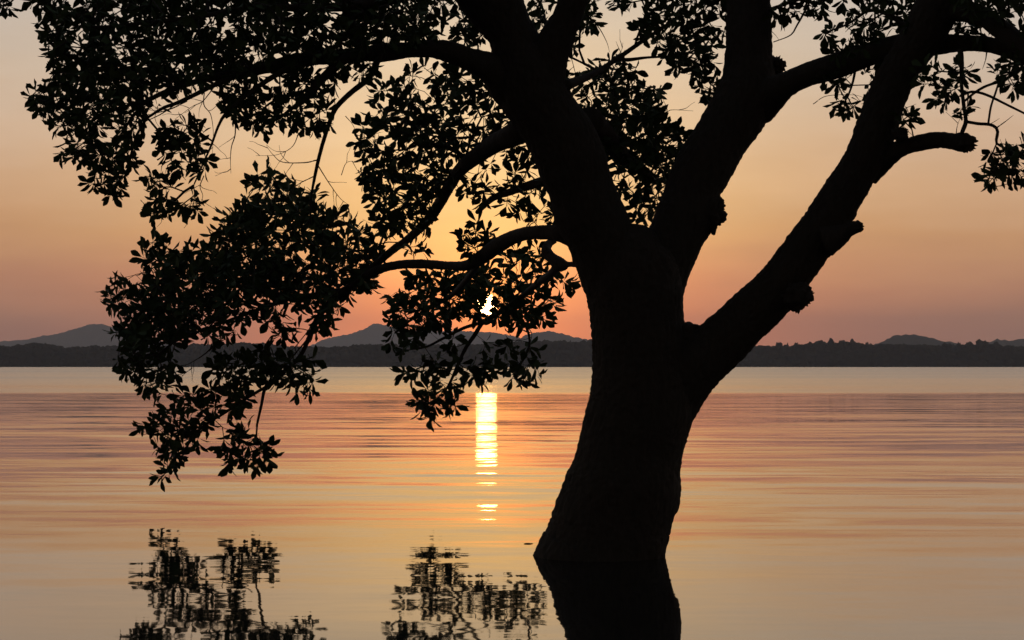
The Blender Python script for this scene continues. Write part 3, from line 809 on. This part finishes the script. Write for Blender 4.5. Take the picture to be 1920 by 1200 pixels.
# gaps where the photo lets the sky or the sun through: (x, y, radius px)
GAPS = [(914, 573, 7), (931, 546, -1), (897, 580, 0), (935, 500, 8), (985, 505, 9), (1000, 560, 6), (1215, 320, 7), (1085, 185, 6), (1175, 250, 6), (880, 640, 8), (915, 540, 5),
        (1010, 300, 7), (1000, 330, 8), (925, 290, 6), (945, 330, 9), (900, 265, 5), (560, 480, 8), (345, 530, 8), (545, 600, 8), (480, 560, 7), (420, 60, 9), (225, 15, 8),
        (425, 50, 10), (230, 70, 6), (345, 115, 9), (360, 130, 8), (150, 70, 7), (330, 215, 6), (790, 150, 8), (800, 170, 8), (720, 270, 6), (880, 225, 8), (930, 195, 8), (790, 315, 9),
        (1120, 190, 8), (1185, 215, 6), (520, 455, 6), (640, 430, 9), (280, 600, 5), (370, 640, 9), (385, 600, 6), (575, 80, 6), (620, 40, 6), (500, 90, 6), (690, 160, 7)]

ROS = []
DENS = 0.58
CLUMP = -0.18
for poly, Ym, th, sp, keep in MASS:
    xs_, ys_ = [p[0] for p in poly], [p[1] for p in poly]
    area = (max(xs_) - min(xs_)) * (max(ys_) - min(ys_))
    got = []
    sp = max(sp, 20)
    for k in range(int(area / (sp * sp) * 16) + 40):
        x, y = rng.uniform(min(xs_), max(xs_)), rng.uniform(min(ys_), max(ys_))
        if not inside(poly, x, y) or rng.uniform() > keep:
            continue
        if noise.noise((x / 27, y / 27, Ym)) < CLUMP:
            continue
        if any((x - g[0]) ** 2 + (y - g[1]) ** 2 < (g[2] + 9) ** 2 for g in GAPS):
            continue
        if any((x - q[0]) ** 2 + (y - q[1]) ** 2 < (sp * DENS) ** 2 for q in got):
            continue
        got.append((x, y))
    for x, y in got:
        ROS.append(tuple(at(x, y, Ym + np.clip(rng.normal(0, 0.5), -1, 1) * th)))
ROS = np.array(ROS)
NR = len(ROS)

# ---- twigs: every leaf cluster is tied to the nearest wood already grown
nodes = [np.array(p) for p in SK]
plen = [0.0] * len(nodes)
parent = [-1] * len(nodes)
NS = len(nodes)
na = np.array(nodes)
best = np.full(NR, 1e9); bi = np.zeros(NR, int)
for i in range(NR):
    dd = np.linalg.norm(na - ROS[i], axis=1)
    bi[i] = dd.argmin(); best[i] = dd[bi[i]]
done = np.zeros(NR, bool)
tip_of = np.zeros(NR, int)
for it in range(NR):
    i = int(np.where(done, 1e9, best).argmin())
    done[i] = True
    a, b = nodes[bi[i]], ROS[i]
    ln = np.linalg.norm(b - a)
    k = max(1, min(6, int(ln / 0.10)))
    prev = bi[i]
    bow = rng.normal(0, 0.10, 3) * ln * np.array([1, 0.6, 1]) + np.array([0, 0, 0.10 * ln])
    for s in range(1, k + 1):
        t = s / k
        q = a + (b - a) * t + bow * (4 * t * (1 - t)) + (rng.normal(0, 0.008, 3) if s < k else 0)
        nodes.append(q); parent.append(prev); plen.append(plen[prev] + ln / k)
        prev = len(nodes) - 1
        c = np.linalg.norm(ROS - q, axis=1) + 0.22 * plen[prev]
        m = (~done) & (c < best)
        best[m] = c[m]; bi[m] = prev
    tip_of[i] = prev
load = np.zeros(len(nodes))
for i in range(NR):
    load[tip_of[i]] += 1
for n in range(len(nodes) - 1, NS - 1, -1):
    load[parent[n]] += load[n]
V_, F_, off = [], [], 0
seg = 5


def add_twig(cs, rs):
    global off
    v, f = tube_mesh(cs, rs, seg)
    V_.extend([(p[0] - RT.x, p[1] - RT.y, p[2] - RT.z) for p in v])
    F_.extend([(a + off, b + off, c + off, e + off) for a, b, c, e in f])
    off += len(v)


kids = {}
for n in range(NS, len(nodes)):
    kids.setdefault(parent[n], []).append(n)
rad = lambda l: 0.0032 * max(l, 1) ** 0.42
for n in range(len(nodes)):
    for ch in kids.get(n, []):
        if n >= NS and max(kids[n], key=lambda q: load[q]) == ch:
            continue                       # carried on by the chain that enters n
        chain, rs = [nodes[n]], [rad(load[ch])]
        c = ch
        while True:
            chain.append(nodes[c]); rs.append(rad(load[c]))
            kk = kids.get(c)
            if not kk:
                break
            c = max(kk, key=lambda q: load[q])
        add_twig(chain, rs)


# bare twigs
def bare(pts, Y, w0, forks=0):
    P = catmull([(p[0], p[1]) for p in pts], 6)
    n = len(P)
    cs = [at(p[0], p[1], Y + 0.15 * math.sin(i * 0.7)) for i, p in enumerate(P)]
    rs = [max(0.0016, w0 * Y / FPX / 2 * (1 - 0.75 * i / (n - 1))) for i in range(n)]
    add_twig([np.array(c) for c in cs], rs)
    for k in range(forks):
        i = int(rng.integers(n // 4, n - 1))
        dx, dy = P[i] - P[i - 1]
        a = math.atan2(dy, dx) + rng.choice([-1, 1]) * rng.uniform(0.5, 1.1)
        q = [P[i]]
        for s in range(4):
            a += rng.normal(0, 0.25)
            q.append(q[-1] + np.array([math.cos(a), math.sin(a)]) * rng.uniform(5, 13))
        bare([tuple(z) for z in q], Y, 1.5, 0)


for pts, Y, w, fk in [
    ([(440, 205), (441, 250), (434, 275), (432, 300), (433, 325)], 16.0, 3.0, 4), ([(385, 160), (382, 195), (395, 215), (400, 250), (398, 290)], 16, 2.5, 3),
    ([(595, 300), (570, 305), (530, 304), (512, 290), (500, 275)], 16.8, 2.8, 3), ([(590, 330), (560, 345), (540, 362)], 16.8, 2.5, 3), ([(560, 250), (548, 275), (520, 290), (480, 292)], 16.4, 2.0, 3),
    ([(596, 310), (618, 345), (638, 372), (655, 385)], 16.9, 2.4, 4), ([(635, 130), (655, 140), (668, 150)], 16.4, 2.0, 1), ([(648, 218), (662, 235), (672, 262)], 19, 1.8, 1),
    ([(640, 328), (650, 305), (672, 302)], 19, 1.8, 2), ([(382, 330), (375, 350), (380, 370), (366, 395)], 15.9, 2.2, 4), ([(330, 195), (300, 215), (265, 232), (240, 250)], 15.9, 3, 5), ([(350, 190), (318, 205), (280, 215), (245, 222)], 15.9, 3, 5),
    ([(400, 165), (380, 190), (360, 200), (330, 222)], 15.9, 2.5, 5), ([(300, 400), (303, 415), (295, 425)], 15.9, 1.6, 0), ([(350, 405), (350, 420), (345, 428)], 15.9, 1.6, 0),
    ([(1228, 222), (1250, 210), (1262, 206), (1300, 208)], 18.6, 2.4, 2), ([(1118, 45), (1128, 60), (1138, 80), (1143, 98)], 18, 2.4, 0), ([(1150, 115), (1165, 95), (1168, 80)], 18, 2, 1), ([(1170, 110), (1160, 90), (1155, 78)], 18, 2, 0),
    ([(1692, 205), (1705, 200), (1718, 195)], 16.3, 2, 0), ([(1683, 226), (1695, 238), (1703, 243)], 16.4, 2, 1), ([(1868, 240), (1885, 228), (1900, 216)], 16.2, 3, 0), ([(1858, 232), (1868, 226), (1874, 222)], 16.2, 1.6, 0),
    ([(1900, 300), (1885, 290), (1870, 283)], 16.2, 2, 1), ([(1793, 249), (1795, 236), (1800, 222)], 16.1, 2, 1), ([(1850, 98), (1848, 112), (1842, 130)], 16, 3, 0), ([(1525, 195), (1550, 180), (1600, 178), (1622, 184)], 17, 1.8, 0),
    ([(1446, 58), (1454, 66), (1460, 74)], 17.5, 1.5, 0), ([(1005, 480), (995, 500), (985, 515)], 25, 3, 2), ([(1012, 460), (1013, 480), (1015, 500)], 25, 3, 2), ([(990, 615), (997, 625), (995, 640), (991, 652)], 27.5, 2, 1),
    ([(640, 790), (640, 790.5)], 27, 0.5, 0), ([(530, 530), (545, 515), (560, 508)], 23.3, 3, 2), ([(720, 440), (735, 418), (748, 405)], 22, 4, 2), ([(715, 485), (712, 462), (720, 432), (700, 425)], 22.3, 7, 2), ([(712, 470), (730, 442), (742, 450)], 22.3, 4, 0),
    ([(360, 690), (345, 702), (337, 712)], 23.2, 2, 1), ([(400, 650), (375, 670), (340, 690)], 23.2, 3.5, 3), ([(590, 620), (560, 655), (530, 690), (500, 700)], 23.3, 4, 4), ([(600, 590), (570, 630), (545, 660)], 23.3, 3, 4),
    ([(860, 690), (840, 695), (815, 702)], 27.5, 2.5, 2), ([(880, 640), (855, 650), (830, 648)], 27.5, 3, 3), ([(1290, 20), (1300, 60), (1310, 100), (1325, 140)], 18.2, 2.4, 3),
]:
    bare(pts, Y, w, fk)
obj('twigs', mesh_np('twigs', V_, np.array(F_), BARK), TREE, kind='stuff')

# ---- leaves
ST = [(0.0, 0.010), (0.16, 0.014), (0.34, 0.095), (0.56, 0.185), (0.75, 0.20), (0.90, 0.11), (1.0, 0.012)]


def leaf_shape(kind):
    V = []
    for i, (t, w) in enumerate(ST):
        if kind == 1:
            w *= 0.82
        if kind == 2 and i in (3, 5):
            w *= 0.72
        z = -0.16 * t * t
        V += [(-w, t, z + 0.28 * w), (0, t, z), (w, t, z + 0.28 * w)]
    F = []
    for i in range(len(ST) - 1):
        a = i * 3
        F += [(a, a + 1, a + 4), (a, a + 4, a + 3), (a + 1, a + 2, a + 5), (a + 1, a + 5, a + 4)]
    return np.array(V), np.array(F)


LV = [leaf_shape(k) for k in range(3)]
leaves = []      # position, 3x3 axes scaled, variant
for i in range(NR):
    p = ROS[i]
    pr = parent[tip_of[i]]
    ax = p - nodes[pr]
    ax = ax / (np.linalg.norm(ax) + 1e-9)
    ax = ax * np.array([1, 0.6, 1]) + rng.normal(0, 0.45, 3) * np.array([1, 0.7, 1]) + np.array([0, 0, -0.12])
    ax /= np.linalg.norm(ax) + 1e-9
    depth = p[1]
    u = np.cross(ax, rng.normal(0, 1, 3)); u /= np.linalg.norm(u)
    w = np.cross(ax, u)
    n = int(rng.integers(5, 10))
    ph0 = rng.uniform(0, 6.28)
    size = 29.0 * depth / FPX
    for k in range(n):
        ph = ph0 + k * 2.399
        th = rng.uniform(0.35, 1.45)
        dr = ax * math.cos(th) + (u * math.cos(ph) + w * math.sin(ph)) * math.sin(th)
        dr[2] -= 0.10
        dr /= np.linalg.norm(dr)
        nm = ax * math.sin(th) - (u * math.cos(ph) + w * math.sin(ph)) * math.cos(th) + rng.normal(0, 0.35, 3)
        nm -= dr * nm.dot(dr); nm /= np.linalg.norm(nm)
        sd_ = np.cross(dr, nm)
        ln = size * rng.uniform(0.72, 1.18)
        base_ = p - ax * size * rng.uniform(0.0, 0.35)
        M = np.column_stack([sd_ * ln * rng.uniform(0.85, 1.25), dr * ln, nm * ln])
        leaves.append((base_, M, int(rng.integers(0, 3)), ln))
NL = len(leaves)
# the leaves that stand clearest of the others are objects of their own
LP = np.array([l[0] + l[1][:, 1] * 0.6 for l in leaves])
lx, ly_ = pxof(LP)
vis = (lx > 10) & (lx < 1910) & (ly_ > 8) & (ly_ < 1190)
ax0, ay0 = pxof(np.array([l[0] for l in leaves])); ax1, ay1 = pxof(np.array([l[0] + l[1][:, 1] for l in leaves]))
plen_px = np.hypot(ax1 - ax0, ay1 - ay0)
facing = np.array([abs(l[1][1, 2]) / np.linalg.norm(l[1][:, 2]) for l in leaves])
score = np.zeros(NL)
for i in range(NL):
    if vis[i]:
        nb = np.count_nonzero((np.abs(lx - lx[i]) < 11) & (np.abs(ly_ - ly_[i]) < 11))
        score[i] = plen_px[i] * (0.15 + facing[i]) / (0.6 + nb)
single = set(np.argsort(-score)[:300].tolist())
LM = [mesh_np('leaf', v, f, LEAF) for v, f in LV]
vs, fs, o_ = [], [], 0
RTn = np.array(RT)
for i, (b, M, kd, ln) in enumerate(leaves):
    if i in single:
        lo = bpy.data.objects.new('leaf', LM[kd])
        COL.objects.link(lo)
        lo.parent = TREE
        mm = Matrix([list(M[r]) + [float(b[r] - RTn[r])] for r in range(3)] + [[0, 0, 0, 1]])
        lo.matrix_basis = mm
    else:
        v, f = LV[kd]
        vs.append(v @ M.T + (b - RTn)); fs.append(f + o_); o_ += len(v)
obj('foliage', mesh_np('foliage', np.concatenate(vs), np.concatenate(fs), LEAF), TREE, kind='stuff')
print('rosettes', NR, 'leaves', NL, 'nodes', len(nodes))

# ---- a bit of drift floating by the trunk
q = at(990, 1019, 1.6 * FPX / (1019 - HZ))
V, F = tube_mesh([(-0.035, 0, 0.002), (-0.01, 0.02, 0.004), (0.02, 0.01, 0.003), (0.045, 0.03, 0.001)], [0.003, 0.004, 0.004, 0.002])
tw = obj('floating_twig', mesh_np('floating_twig', V, np.array(F), BARK), None, label='tiny dark twig floating on the water just left of the trunk foot', category='twig')
tw.location = (q.x, q.y, 0.0)
